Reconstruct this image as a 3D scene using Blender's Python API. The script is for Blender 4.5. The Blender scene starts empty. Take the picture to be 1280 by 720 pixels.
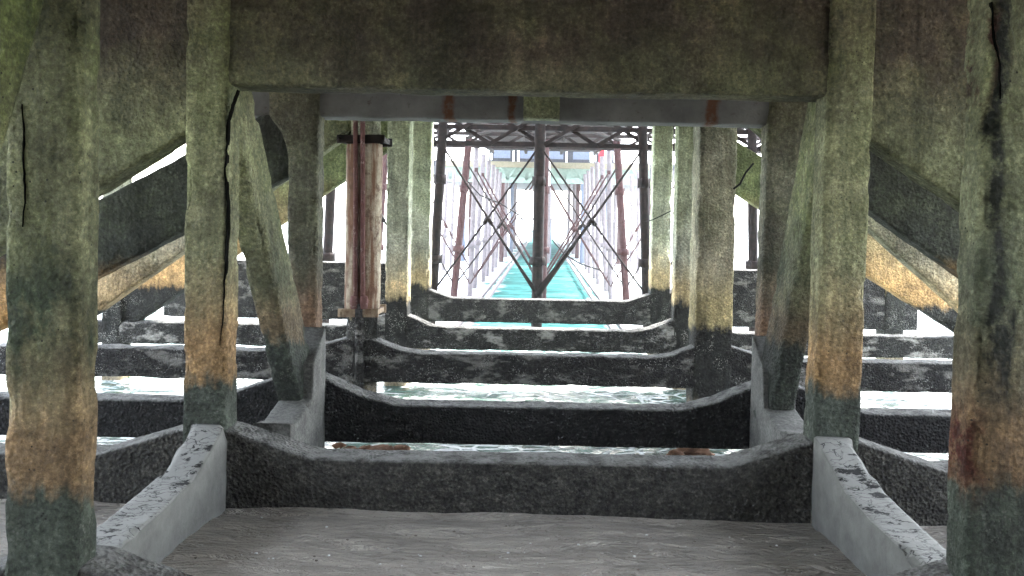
import bpy, bmesh, math, random
from mathutils import Vector, Matrix, noise
random.seed(7)
S = bpy.context.scene
COL = S.collection
rad = math.radians

# ------------------------------------------------------------------ camera
F, W, H = 925.0, 1280.0, 720.0
CAM = Vector((0, 0, 2.0))
VP = (678.0, 272.0)
ROLL, PITCH = rad(1.1), rad(-1.2)
R = (Matrix.Rotation(PITCH, 3, 'X') @ Matrix.Rotation(rad(90), 3, 'X') @ Matrix.Rotation(ROLL, 3, 'Z'))
_d = R.transposed() @ Vector((0, 1, 0))
PPX = VP[0] - F * _d.x / -_d.z
PPY = VP[1] + F * _d.y / -_d.z

def at(px, py, Y):
    """real point at depth Y seen at this pixel of the photograph"""
    d = R @ Vector(((px - PPX) / F, -(py - PPY) / F, -1))
    return CAM + d * (Y / d.y)

cam = bpy.data.objects.new('camera', bpy.data.cameras.new('camera'))
COL.objects.link(cam)
cam.matrix_world = Matrix.Translation(CAM) @ R.to_4x4()
cam.data.sensor_width = 36
cam.data.lens = F / W * 36
cam.data.shift_x = -(PPX - W / 2) / W
cam.data.shift_y = (PPY - H / 2) / W
cam.data.clip_start = 0.05
cam.data.clip_end = 8000
S.camera = cam

# ------------------------------------------------------------------ node helpers
class NT:
    def __init__(s, name):
        s.m = bpy.data.materials.new(name); s.m.use_nodes = True
        s.t = s.m.node_tree; s.b = s.t.nodes['Principled BSDF']
        s.geo = s.t.nodes.new('ShaderNodeNewGeometry')
        s.pos = s.geo.outputs['Position']
    def set(s, sock, v):
        if isinstance(v, bpy.types.NodeSocket): s.t.links.new(v, sock)
        elif isinstance(v, tuple) and sock.type == 'RGBA' and len(v) == 3: sock.default_value = (*v, 1)
        else: sock.default_value = v
    def n(s, typ, **kw):
        nd = s.t.nodes.new(typ)
        for k, v in kw.items():
            if k[0] == '_': setattr(nd, k[1:], v)
            else: s.set(nd.inputs[k.replace('_', ' ')], v)
        return nd
    def math(s, op, a, b=0.0, c=0.0):
        nd = s.t.nodes.new('ShaderNodeMath'); nd.operation = op
        s.set(nd.inputs[0], a); s.set(nd.inputs[1], b); s.set(nd.inputs[2], c)
        return nd.outputs[0]
    def vmul(s, v, k):
        nd = s.t.nodes.new('ShaderNodeVectorMath'); nd.operation = 'MULTIPLY'
        s.set(nd.inputs[0], v); nd.inputs[1].default_value = k
        return nd.outputs[0]
    def noise(s, scale, detail=5, rough=.55, vec=None, dist=0.0):
        nd = s.n('ShaderNodeTexNoise', Scale=scale, Detail=detail, Roughness=rough, Distortion=dist)
        s.set(nd.inputs['Vector'], vec if vec is not None else s.pos)
        return nd.outputs[0]
    def voro(s, scale, feature='F1', vec=None, rand=1.0):
        nd = s.t.nodes.new('ShaderNodeTexVoronoi'); nd.feature = feature
        nd.inputs['Scale'].default_value = scale; nd.inputs['Randomness'].default_value = rand
        s.set(nd.inputs['Vector'], vec if vec is not None else s.pos)
        return nd.outputs['Distance']
    def ramp(s, fac, stops):
        nd = s.t.nodes.new('ShaderNodeValToRGB'); e = nd.color_ramp.elements
        while len(e) < len(stops): e.new(.5)
        for q, (p, c) in zip(e, stops):
            q.position = p; q.color = (*c, 1) if isinstance(c, tuple) else (c, c, c, 1)
        s.set(nd.inputs[0], fac)
        return nd.outputs[0]
    def rng(s, v, a, b, c=0.0, d=1.0):
        nd = s.t.nodes.new('ShaderNodeMapRange')
        s.set(nd.inputs[0], v)
        for i, q in enumerate((a, b, c, d)): nd.inputs[i + 1].default_value = q
        return nd.outputs[0]
    def mix(s, fac, a, b, mode='MIX'):
        nd = s.t.nodes.new('ShaderNodeMix'); nd.data_type = 'RGBA'; nd.blend_type = mode
        s.set(nd.inputs[0], fac); s.set(nd.inputs[6], a); s.set(nd.inputs[7], b)
        return nd.outputs[2]
    def z(s):
        return s.n('ShaderNodeSeparateXYZ', Vector=s.pos).outputs[2]
    def xyz(s):
        return s.n('ShaderNodeSeparateXYZ', Vector=s.pos).outputs
    def bump(s, h, strength=.5, dist=.02, normal=None):
        nd = s.n('ShaderNodeBump', Strength=strength, Distance=dist)
        s.set(nd.inputs['Height'], h)
        if normal is not None: s.set(nd.inputs['Normal'], normal)
        return nd.outputs[0]
    def out(s, color, rough=.9, normal=None, metal=0.0, spec=.3):
        s.set(s.b.inputs['Base Color'], color); s.set(s.b.inputs['Roughness'], rough)
        s.set(s.b.inputs['Metallic'], metal); s.set(s.b.inputs['Specular IOR Level'], spec)
        if normal is not None: s.set(s.b.inputs['Normal'], normal)
        return s.m

def concrete(name, tide=.84, black=(.022, .022, .019), orange=(.36, .215, .085), mid=(.205, .205, .12),
             high=(.155, .165, .09), top=(.075, .07, .04), moss=.5, barnacle=.5, band=.5, bump=1.0, mossc=(.12, .15, .045), slime=.0, stains=()):
    n = NT(name)
    z = n.z()
    wob = n.noise(2.3, 5, .6)
    fine = n.noise(11, 6, .65)
    zz = n.math('ADD', z, n.math('MULTIPLY', n.math('SUBTRACT', wob, .5), .42))
    zz = n.math('ADD', zz, n.math('MULTIPLY', n.math('SUBTRACT', fine, .5), .16))
    oi = n.t.nodes.new('ShaderNodeObjectInfo').outputs['Random']
    zz = n.math('ADD', zz, n.math('MULTIPLY', n.math('SUBTRACT', oi, .5), .13))
    drip = n.noise(1.0, 4, .6, n.vmul(n.pos, (11, 11, 1.2)))
    zz = n.math('ADD', zz, n.math('MULTIPLY', n.math('SUBTRACT', drip, .5), .3))
    g = lambda v: (v + 1.0) / 5.0
    base = n.ramp(n.rng(zz, -1, 4), [
        (g(-.35), (.3, .25, .17)), (g(-.2), (.12, .1, .07)), (g(-.05), black), (g(tide - .06), black),
        (g(tide + .03), tuple(o * .85 for o in orange)), (g(tide + band * .5), orange), (g(tide + band), tuple((a + b) / 2 for a, b in zip(orange, mid))),
        (g(tide + band + .3), mid), (g(2.5), high), (g(3.2), top)])
    # long vertical run-off streaks
    st = n.noise(1.0, 6, .6, n.vmul(n.pos, (14, 14, .9)))
    base = n.mix(n.rng(st, .35, .75, .0, .6), base, n.mix(1.0, base, (1.75, 1.7, 1.6), 'MULTIPLY'))
    st2 = n.noise(1.0, 5, .6, n.vmul(n.pos, (7, 7, .6)))
    base = n.mix(n.rng(st2, .52, .72, .0, .7), base, n.mix(1.0, base, (.35, .36, .33), 'MULTIPLY'))
    # moss above the tide band
    mk = n.math('MULTIPLY', n.rng(n.noise(1.7, 6, .65), .44, .66), n.rng(zz, tide + band - .1, tide + band + .5))
    base = n.mix(n.math('MULTIPLY', mk, moss), base, mossc)
    if slime:   # black-green algae patches just above the orange band
        sl = n.math('MULTIPLY', n.rng(n.noise(2.6, 6, .68, n.vmul(n.pos, (1, 1, .6))), .42, .58), n.math('MULTIPLY', n.rng(zz, tide + band - .12, tide + band + .12), n.rng(zz, tide + band + .85, tide + band + .3)))
        base = n.mix(n.math('MULTIPLY', sl, slime), base, (.022, .035, .02))
    for (sx, z0, z1, wd, sc) in stains:   # rust weeping from the bars inside, wet runs
        X = n.xyz()[0]
        wig = n.math('ADD', n.math('MULTIPLY', n.math('SUBTRACT', wob, .5), .16), n.math('MULTIPLY', n.math('SUBTRACT', fine, .5), .10))
        dd = n.math('ABSOLUTE', n.math('SUBTRACT', n.math('ADD', X, wig), sx))
        k_ = n.math('MULTIPLY', n.rng(dd, wd, wd * .35), n.math('MULTIPLY', n.rng(zz, z0 - .15, z0 + .1), n.rng(zz, z1 + .12, z1)))
        base = n.mix(n.math('MULTIPLY', k_, n.rng(fine, .32, .5, .2, .95)), base, sc)
    # mottling
    base = n.mix(1.0, base, n.ramp(n.noise(30, 8, .82), [(.32, .38), (.46, .85), (.55, 1.2), (.68, 2.3)]), 'MULTIPLY')
    base = n.mix(1.0, base, n.ramp(n.noise(5, 7, .75), [(.3, .62), (.5, 1.0), (.68, 1.5)]), 'MULTIPLY')
    base = n.mix(1.0, base, n.ramp(n.noise(1.3, 6, .7, n.vmul(n.pos, (1, 1, .7))), [(.34, .48), (.48, .95), (.56, 1.1), (.68, 1.75)]), 'MULTIPLY')
    pits = n.math('MULTIPLY', n.math('LESS_THAN', n.voro(26), .13), n.rng(n.noise(4, 3, .6), .5, .58))
    base = n.mix(n.math('MULTIPLY', pits, .85), base, (.012, .012, .01))
    # barnacles in the black band
    bm = n.math('MULTIPLY', n.math('LESS_THAN', n.voro(55), .34), n.rng(n.noise(3.5, 4, .7), .5, .62))
    bm = n.math('MULTIPLY', bm, n.rng(z, tide, tide - .12))
    base = n.mix(n.math('MULTIPLY', bm, barnacle), base, (.42, .4, .36))
    h = n.math('ADD', n.math('MULTIPLY', n.noise(19, 7, .7), .7), n.math('MULTIPLY', n.voro(34), .35))
    h = n.math('ADD', h, n.math('MULTIPLY', n.noise(70, 3, .6), .3))
    return n.out(base, n.rng(fine, .3, .7, .75, .98), n.bump(h, min(1, .95 * bump), .075), spec=.22)

MAT = {}
MAT['pile_near'] = concrete('weathered concrete', black=(.04, .048, .038), orange=(.24, .155, .075), barnacle=.12, moss=.4, slime=.35)
MAT['pile_front'] = concrete('weathered concrete front', black=(.045, .055, .042), orange=(.18, .122, .065), mid=(.145, .15, .085), barnacle=.1, moss=.5, slime=.9)
MAT['pile_rust'] = concrete('weathered concrete rusty', black=(.045, .055, .042), orange=(.19, .125, .068), mid=(.155, .165, .115), barnacle=.1, moss=.3, slime=.8, stains=((1.965, 1.3, 2.9, .045, (.012, .014, .011)), (2.02, 1.25, 1.55, .05, (.01, .012, .01)), (1.917, .86, 1.1, .045, (.06, .014, .01)), (1.93, 2.6, 2.82, .02, (.05, .016, .012))))
MAT['raker'] = concrete('damp raker concrete', tide=.98, black=(.028, .034, .027), orange=(.115, .09, .055), mid=(.12, .125, .075), barnacle=.1, moss=.6, slime=.6, band=.35)
MAT['pile_grey'] = concrete('grey pile concrete', tide=.84, black=(.03, .034, .028), orange=(.15, .095, .06), mid=(.13, .125, .095), high=(.125, .125, .095), barnacle=.2, moss=.25, slime=.5)
MAT['moss'] = concrete('mossy concrete', high=(.075, .085, .035), top=(.07, .085, .03), moss=.5, mossc=(.085, .11, .03))
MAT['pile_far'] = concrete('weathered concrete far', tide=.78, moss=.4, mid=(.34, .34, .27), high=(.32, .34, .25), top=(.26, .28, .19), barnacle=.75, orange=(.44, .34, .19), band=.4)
MAT['pile_scaly'] = concrete('scaly concrete', tide=.8, orange=(.4, .33, .17), mid=(.33, .3, .22), high=(.26, .25, .18), top=(.2, .2, .15), moss=.3, barnacle=.7, bump=1.6, band=.5)
MAT['cap'] = concrete('cap concrete', mid=(.105, .112, .065), high=(.1, .108, .06), top=(.036, .028, .019), moss=.3, mossc=(.08, .095, .035), bump=.8)
MAT['brace_dark'] = concrete('dark brace concrete', mid=(.03, .034, .026), high=(.028, .032, .024), top=(.03, .03, .022), moss=.12, bump=.8)
MAT['brace_pale'] = concrete('pale brace concrete', tide=.8, mid=(.26, .24, .17), high=(.2, .21, .14), top=(.16, .18, .09), moss=.55, orange=(.38, .28, .15), barnacle=.6)
MAT['brace_orange'] = concrete('orange stained concrete', tide=.85, orange=(.46, .29, .13), mid=(.38, .29, .15), high=(.13, .155, .07), top=(.11, .13, .06), moss=.1, band=.6)

def mat_sill(name, base=(.026, .025, .022), pale=(.42, .4, .36), patch=.45, spots=.6):
    n = NT(name)
    v = n.noise(9, 7, .7); big = n.noise(2.4, 5, .65, n.vmul(n.pos, (1, 1, 2.2)))
    v2 = n.noise(34, 6, .8)
    c = n.mix(n.rng(v, .35, .7), tuple(b * .6 for b in base), tuple(b * 1.8 for b in base))
    c = n.mix(1.0, c, n.ramp(v2, [(.34, .15), (.48, .8), (.56, 1.3), (.68, 3.0)]), 'MULTIPLY')
    c = n.mix(n.math('MULTIPLY', n.rng(big, .53, .63), patch), c, pale)
    sp = n.math('MULTIPLY', n.math('LESS_THAN', n.voro(48), .3), n.rng(n.noise(5, 3, .7), .5, .6))
    c = n.mix(n.math('MULTIPLY', sp, spots), c, (.38, .37, .34))
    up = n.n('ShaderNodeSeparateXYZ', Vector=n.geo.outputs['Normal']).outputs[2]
    # top face lightened in the colour for sky light, broken up by noise
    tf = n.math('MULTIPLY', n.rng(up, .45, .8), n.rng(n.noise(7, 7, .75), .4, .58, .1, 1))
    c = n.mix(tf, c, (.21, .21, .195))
    h = n.math('ADD', n.math('MULTIPLY', n.noise(24, 7, .75), .7), n.math('MULTIPLY', n.voro(42), .6))
    return n.out(c, .85, n.bump(h, 1.0, .08), spec=.25)
MAT['sill_near'] = mat_sill('dark sill concrete', (.042, .04, .034), patch=.0, spots=.08)
MAT['sill_black'] = mat_sill('blackened sill concrete', (.013, .013, .013), patch=.0, spots=.08)
MAT['sill_mussel'] = mat_sill('mussel crusted sill', (.024, .022, .02), patch=.45, spots=.75)
MAT['sill_patchy'] = mat_sill('patchy sill', (.035, .033, .029), patch=1.0, spots=.7)

def mat_tie():
    n = NT('peeling grey concrete')
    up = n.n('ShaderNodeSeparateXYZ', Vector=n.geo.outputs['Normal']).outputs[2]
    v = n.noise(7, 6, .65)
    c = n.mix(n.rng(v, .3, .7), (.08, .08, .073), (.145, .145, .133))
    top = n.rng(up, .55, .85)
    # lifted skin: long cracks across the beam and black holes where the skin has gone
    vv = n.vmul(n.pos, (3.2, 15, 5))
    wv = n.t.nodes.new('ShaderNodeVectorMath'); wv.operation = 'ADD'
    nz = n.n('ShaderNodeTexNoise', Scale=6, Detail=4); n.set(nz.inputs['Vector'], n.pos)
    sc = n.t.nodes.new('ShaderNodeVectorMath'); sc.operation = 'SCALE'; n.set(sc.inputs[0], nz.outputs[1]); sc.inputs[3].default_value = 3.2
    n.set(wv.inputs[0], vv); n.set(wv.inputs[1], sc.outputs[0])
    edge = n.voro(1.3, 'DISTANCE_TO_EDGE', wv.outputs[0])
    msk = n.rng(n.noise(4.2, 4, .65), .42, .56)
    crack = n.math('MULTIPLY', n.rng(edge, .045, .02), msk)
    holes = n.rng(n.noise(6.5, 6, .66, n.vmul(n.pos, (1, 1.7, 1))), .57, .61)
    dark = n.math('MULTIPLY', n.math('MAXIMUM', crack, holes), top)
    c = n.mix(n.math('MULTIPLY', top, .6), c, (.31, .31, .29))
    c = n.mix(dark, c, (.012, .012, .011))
    h = n.math('SUBTRACT', n.math('MULTIPLY', n.noise(30, 6, .7), .4), n.math('MULTIPLY', dark, 1.0))
    return n.out(c, .85, n.bump(h, .7, .02))
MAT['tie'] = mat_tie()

def mat_capgrey():
    n = NT('grey painted cap')
    c = n.mix(n.rng(n.noise(2.5, 6, .65), .35, .7), (.09, .09, .088), (.17, .17, .165))
    c = n.mix(n.rng(n.noise(14, 5, .7), .6, .72), c, (.07, .06, .05))
    X, Y, Z = n.xyz()
    wob = n.math('MULTIPLY', n.math('SUBTRACT', n.noise(9, 4), .5), .12)
    for x0, wd in ((-.87, .05), (-.29, .035), (1.52, .05)):
        dd = n.math('ABSOLUTE', n.math('SUBTRACT', n.math('ADD', X, wob), x0))
        c = n.mix(n.math('MULTIPLY', n.rng(dd, wd * 1.3, wd * .6), n.rng(n.noise(13, 4, .7), .2, .5)), c, (.09, .035, .014))
    h = n.noise(22, 6, .7)
    return n.out(c, .8, n.bump(h, .5, .02))
MAT['cap_grey'] = mat_capgrey()

def mat_iron(name, a, b, bright=None):
    n = NT(name)
    c = n.mix(n.rng(n.noise(9, 6, .7), .38, .65), a, b)
    if bright: c = n.mix(n.math('MULTIPLY', n.rng(n.noise(16, 4, .7), .58, .68), .8), c, bright)
    return n.out(c, .7, n.bump(n.noise(45, 5, .7), .5, .01), spec=.08)
MAT['iron'] = mat_iron('dark rusted iron', (.006, .005, .005), (.02, .013, .011))
MAT['iron_red'] = mat_iron('red oxide iron', (.025, .01, .01), (.05, .024, .023))
MAT['iron_hazed'] = mat_iron('haze-paled mauve iron', (.1, .088, .092), (.15, .13, .136))  # distant iron, with haze and glare put into its pale colour
MAT['rust'] = mat_iron('rust crust', (.13, .08, .05), (.32, .25, .17), (.4, .35, .26))
MAT['pipe'] = mat_iron('old red pipe', (.1, .045, .042), (.17, .09, .08), (.3, .24, .22))
MAT['mint'] = mat_iron('mint green paint', (.13, .185, .155), (.18, .23, .2))
MAT['white'] = mat_iron('white paint', (.72, .72, .7), (.8, .8, .8))
MAT['red'] = mat_iron('red paint', (.35, .012, .02), (.42, .02, .03))
MAT['ochre'] = mat_iron('ochre paint', (.13, .12, .08), (.17, .15, .11))
MAT['slate'] = mat_iron('dark slate cladding', (.012, .013, .018), (.025, .027, .035))
MAT['blue'] = mat_iron('blue grey steel', (.07, .085, .12), (.1, .12, .16))
MAT['cable'] = mat_iron('black cable', (.01, .01, .01), (.02, .02, .02))
n_ = NT('open crack'); MAT['crack'] = n_.out(n_.mix(n_.noise(40), (.002, .002, .002), (.004, .004, .003)), 1.0, spec=0.0)

# ------------------------------------------------------------------ object helpers
def finish(name, me, mats, parent=None):
    o = bpy.data.objects.new(name, me)
    for m in (mats if isinstance(mats, (list, tuple)) else [mats]): me.materials.append(m)
    COL.objects.link(o)
    if parent is not None: o.parent = parent
    return o
def tag(o, label, cat, group=None, kind=None):
    if label: o['label'] = label
    if cat: o['category'] = cat
    if group: o['group'] = group
    if kind or cat: o['kind'] = kind or 'thing'
    return o
def origin_to(o, p):
    p = Vector(p)
    o.data.transform(Matrix.Translation(-p)); o.location = p
    return o

class MB:
    """collects vertices and faces of one mesh"""
    def __init__(s): s.v = []; s.f = []; s.mi = []; s.sm = []
    def add(s, v, f, mi=0, smooth=False):
        k = len(s.v); s.v += [tuple(q) for q in v]; s.f += [tuple(i + k for i in q) for q in f]
        s.mi += [mi] * len(f); s.sm += [smooth] * len(f)
        return s
    def sweep(s, rings, rr=.03, per=6, amp=.0, fr=3.0, seed=0.0, mi=0, chip=0.0):
        """rings: (centre, u, v) half-axis vectors; rounded rectangle section"""
        prof = []
        for cx, cy, a0 in ((1, 1, 0), (-1, 1, 90), (-1, -1, 180), (1, -1, 270)):
            for k in range(3):
                prof.append((cx, cy, rad(a0 + 45 * k)))
            # points along the following side
            nx = {(1, 1): (-1, 1), (-1, 1): (-1, -1), (-1, -1): (1, -1), (1, -1): (1, 1)}[(cx, cy)]
            for k in range(1, per):
                prof.append(((cx, cy), nx, k / per))
        verts = []
        for (c, u, v) in rings:
            lu, lv = u.length, v.length
            un, vn = u / lu, v / lv
            r_ = min(rr, lu * .95, lv * .95)
            for p in prof:
                if isinstance(p[0], tuple):
                    (ax, ay), (bx, by), t = p
                    if ax == bx:
                        q = c + u * ax + vn * ((1 - t) * ay + t * by) * (lv - r_); nrm = un * ax
                    else:
                        q = c + v * ay + un * ((1 - t) * ax + t * bx) * (lu - r_); nrm = vn * ay
                else:
                    nrm = un * math.cos(p[2]) + vn * math.sin(p[2])
                    q = c + un * p[0] * (lu - r_) + vn * p[1] * (lv - r_) + nrm * r_
                    if chip:
                        e = noise.noise(q * 4.5 + Vector((seed, 3, 1)))
                        if e > .12: q = q - nrm * (e - .12) * chip
                if amp:
                    w = Vector((q.x + seed, q.y - seed, q.z))
                    q = q + nrm * amp * (noise.noise(w * fr) + .55 * noise.noise(w * fr * 2.7) + .3 * noise.noise(w * fr * 7))
                verts.append(q)
        m = len(prof); f = []
        for i in range(len(rings) - 1):
            for j in range(m):
                a, b = i * m + j, i * m + (j + 1) % m
                f.append((a, b, b + m, a + m))
        f.append(tuple(reversed(range(m)))); f.append(tuple(range((len(rings) - 1) * m, len(rings) * m)))
        return s.add(verts, f, mi, True)
    def box(s, c, h, mi=0, rot=None):
        c, h = Vector(c), Vector(h); v = []
        for x in (-1, 1):
            for y in (-1, 1):
                for z in (-1, 1):
                    q = Vector((x * h.x, y * h.y, z * h.z))
                    if rot: q = rot @ q
                    v.append(c + q)
        return s.add(v, [(0, 1, 3, 2), (4, 6, 7, 5), (0, 4, 5, 1), (2, 3, 7, 6), (0, 2, 6, 4), (1, 5, 7, 3)], mi)
    def bar(s, a, b, w, d=None, mi=0, up=Vector((0, 1, 0))):
        """rectangular bar from a to b; w across, d along up"""
        a, b = Vector(a), Vector(b); d = d or w; t = (b - a).normalized()
        if abs(t.dot(up)) > .98: up = Vector((1, 0, 0))
        x = t.cross(up).normalized() * w / 2; y = x.cross(t).normalized() * d / 2
        v = [p + sx * x + sy * y for p in (a, b) for sx, sy in ((-1, -1), (1, -1), (1, 1), (-1, 1))]
        return s.add(v, [(3, 2, 1, 0), (4, 5, 6, 7), (0, 1, 5, 4), (1, 2, 6, 5), (2, 3, 7, 6), (3, 0, 4, 7)], mi)
    def tube(s, pts, r, seg=10, mi=0, rs=None):
        pts = [Vector(p) for p in pts]; v = []; f = []; k = len(pts)
        for i, p in enumerate(pts):
            t = (pts[min(i + 1, k - 1)] - pts[max(i - 1, 0)]).normalized()
            up = Vector((0, 1, 0)) if abs(t.y) < .9 else Vector((1, 0, 0))
            x = t.cross(up).normalized(); y = x.cross(t).normalized(); q = rs[i] if rs else r
            for j in range(seg):
                a = 2 * math.pi * j / seg
                v.append(p + x * q * math.cos(a) + y * q * math.sin(a))
        for i in range(k - 1):
            for j in range(seg):
                a, b = i * seg + j, i * seg + (j + 1) % seg
                f.append((a, b, b + seg, a + seg))
        f.append(tuple(reversed(range(seg)))); f.append(tuple(range((k - 1) * seg, k * seg)))
        return s.add(v, f, mi, True)
    def build(s, name, mats, parent=None):
        me = bpy.data.meshes.new(name); me.from_pydata(s.v, [], s.f); me.update()
        bm = bmesh.new(); bm.from_mesh(me); bmesh.ops.recalc_face_normals(bm, faces=bm.faces); bm.to_mesh(me); bm.free()
        me.polygons.foreach_set('material_index', s.mi); me.polygons.foreach_set('use_smooth', s.sm)
        return finish(name, me, mats, parent)

def lerp(a, b, t): return a + (b - a) * t
def line_rings(a, b, u, v, step=.05):
    a, b = Vector(a), Vector(b); n_ = max(2, int((b - a).length / step))
    return [(a.lerp(b, i / n_), Vector(u), Vector(v)) for i in range(n_ + 1)]
def pw(x, pts):
    """piecewise smooth profile"""
    if x <= pts[0][0]: return pts[0][1]
    for (x0, y0), (x1, y1) in zip(pts, pts[1:]):
        if x <= x1:
            t = (x - x0) / (x1 - x0)
            return y0 + (y1 - y0) * t
    return pts[-1][1]

YB = [3.2, 5.0, 6.7, 8.8, 10.8, 12.9]          # front faces of the six concrete frames

# ------------------------------------------------------------------ piles
PILE = {}
def pile(i, px0, px1, pyref, label, mat, wy=None, ztop=3.8, zbot=-1.2, amp=.005, lean=0.0, chip=.1, flare=0.0, rr=.026, extra=None, group='concrete piles of the pier frames', seed=0.0):
    Y = YB[i]
    a, b = at(px0, pyref, Y), at(px1, pyref, Y)
    xc, hw = (a.x + b.x) / 2, (b.x - a.x) / 2
    hy = (wy or hw * 2) / 2
    z0 = a.z
    A = Vector((xc + lean * (zbot - z0), Y + hy, zbot)); B = Vector((xc + lean * (ztop - z0), Y + hy, ztop))
    rg = line_rings(A, B, (hw, 0, 0), (0, hy, 0), .035)
    if flare:
        sg = -1 if xc < 0 else 1
        rg = [(c + Vector((sg * flare * max(0, min(1, (c.z - 2.45) / .42)) ** 2.2, 0, 0)), Vector((u.x + flare * max(0, min(1, (c.z - 2.45) / .42)) ** 2.2, 0, 0)), v) for c, u, v in rg]
    mb = MB().sweep(rg, rr, 8, amp, 5.0, seed + xc * 3.1 + i, chip=chip)
    if extra: extra(mb, Y)
    o = mb.build('concrete_pile', [mat, MAT['crack'], MAT['rust']])
    origin_to(o, A)
    PILE[(i, 'L' if xc < 0 else 'R', 'in' if abs(xc) < 4 else 'out')] = (xc, hw, Y, hy)
    return tag(o, label, 'concrete pile', group)

def ribbon(mb, pts, ws, Y, mi=1, th=.006, off=.007):
    """an open crack or stain crust following pixels on a front face"""
    P = [at(px, py, Y - off) for px, py in pts]
    # densify with a jagged wander
    Q, Wd = [], []
    for k in range(len(P) - 1):
        for j in range(8):
            t = j / 8
            q = P[k].lerp(P[k + 1], t); q.x += .007 * noise.noise(q * 9) + .004 * noise.noise(q * 30)
            Q.append(q); Wd.append(lerp(ws[k], ws[k + 1], t) * max(.25, 1 + 1.1 * noise.noise(q * 19) + .6 * noise.noise(q * 45)))
    v = []; f = []
    for q, w_ in zip(Q, Wd):
        for sx, dy in ((-1, 0), (1, 0), (1, .05), (-1, .05)):
            v.append(q + Vector((sx * w_ / 2, dy, 0)))
    for k in range(len(Q) - 1):
        for j in range(4):
            a, b = k * 4 + j, k * 4 + (j + 1) % 4
            f.append((a, b, b + 4, a + 4))
    mb.add(v, f, mi)

def crack_left(mb, Y):
    ribbon(mb, [(296, 112), (284, 150), (281, 210), (284, 270), (281, 330), (278, 385), (275, 440)], [.003, .007, .006, .007, .005, .005, .0006], Y)
def crack_farleft(mb, Y):
    ribbon(mb, [(27, 130), (29, 180), (30, 240), (27, 290)], [.001, .006, .005, .001], Y)
def crack_right(mb, Y):
    ribbon(mb, [(1240, 2), (1242, 40), (1250, 80), (1251, 130)], [.004, .005, .006, .001], Y)

pile(0, 4, 97, 300, 'broad green-topped concrete pile at the left edge, nearest of the left row', MAT['pile_front'], amp=.003, chip=.05, wy=.17, extra=crack_farleft)
pile(0, 1226, 1316, 300, 'broad concrete pile with rust stains at the right edge, nearest of the right row', MAT['pile_rust'], amp=.006, wy=.2, extra=crack_right, lean=.008, chip=.16)
pile(1, 229, 282, 300, 'orange-banded concrete pile with a long black vertical crack, behind the peeling left beam', MAT['pile_near'], amp=.004, wy=.24, extra=crack_left)
pile(1, 1028, 1086, 300, 'uncracked orange-banded concrete pile behind the peeling right beam', MAT['pile_near'], amp=.004, wy=.24, lean=.012)
pile(2, 358, 396, 300, 'slim grey concrete pile just behind the left raking brace', MAT['pile_grey'], wy=.22, flare=.09)
pile(2, 955, 998, 300, 'slim grey concrete pile just behind the right raking brace', MAT['pile_grey'], lean=.008, wy=.22, flare=.09)
pile(3, 430, 469, 300, 'rust-jacketed concrete pile with a red pipe clamped to its face', MAT['pile_scaly'], wy=.37, rr=.17)
pile(3, 872, 919, 300, 'wide scaly ochre concrete pile with a black lower half, right of the channel', MAT['pile_scaly'], amp=.009, lean=.004)
pile(4, 482, 510, 300, 'pale concrete pile between the rust-jacketed pile and the last left pile', MAT['pile_far'])
pile(4, 845, 871, 300, 'mossy pale concrete pile just left of the wide scaly one', MAT['pile_far'])
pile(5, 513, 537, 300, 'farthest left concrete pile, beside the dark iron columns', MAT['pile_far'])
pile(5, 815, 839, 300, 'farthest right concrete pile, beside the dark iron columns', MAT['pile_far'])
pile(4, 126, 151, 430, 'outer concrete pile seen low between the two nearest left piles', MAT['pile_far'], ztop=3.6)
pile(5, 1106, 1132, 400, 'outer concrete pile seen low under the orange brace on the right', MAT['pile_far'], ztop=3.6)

# ------------------------------------------------------------------ sills (low cross beams)
def sill(i, ztop, zp, zbot, label, mat, thick=.26, hl=.6, zout=None, amp=.006, dy=.02, cv=.45, chip=.0):
    xl, hw, Y, hy = PILE[(i, 'L', 'in')]; xr = PILE[(i, 'R', 'in')][0]
    zout = zout if zout is not None else ztop
    pts = [(-6.6, zout), (xl - hw - hl, zout), (xl - hw, zp), (xl + hw, zp), (xl + hw + hl * .55, ztop + (zp - ztop) * cv), (xl + hw + hl, ztop),
           (xr - hw - hl, ztop), (xr - hw - hl * .55, ztop + (zp - ztop) * cv), (xr - hw, zp), (xr + hw, zp), (xr + hw + hl, zout), (6.6, zout)]
    rings = []; x = -6.6
    while x <= 6.6:
        zt = pw(x, pts) - .006 * x * 0
        rings.append((Vector((x, Y + dy + thick / 2, (zt + zbot) / 2)), Vector((0, -thick / 2, 0)), Vector((0, 0, (zt - zbot) / 2))))
        x += .05
    o = MB().sweep(rings, .025, 7, amp, 3.4, i * 7.7, chip=chip).build('sill_beam', mat)
    origin_to(o, (0, Y + thick / 2, zbot))
    return tag(o, label, 'beam', 'low cross beams of the frames')
sill(0, .2, .42, -.2, 'nearest low concrete cross beam, its haunch just showing at the bottom left corner', MAT['sill_near'])
sill(1, .32, .51, -.2, 'dark grey low cross beam standing in the sand with upswept ends', MAT['sill_near'], amp=.007)
sill(2, .262, .52, -.09, 'black smooth low cross beam over the foaming water edge', MAT['sill_black'], hl=.72, cv=.33)
sill(3, .345, .50, -.01, 'mussel-crusted low cross beam, third across the channel from the sand', MAT['sill_mussel'], hl=.55, cv=.22, amp=.014)
sill(4, .355, .53, .035, 'low cross beam with pale bald patches, fourth across the channel', MAT['sill_patchy'], hl=.6, cv=.22, amp=.016)
sill(5, .56, .70, .145, 'farthest low cross beam, under the iron lattice columns', MAT['sill_mussel'], hl=.4, zout=1.15)

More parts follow.
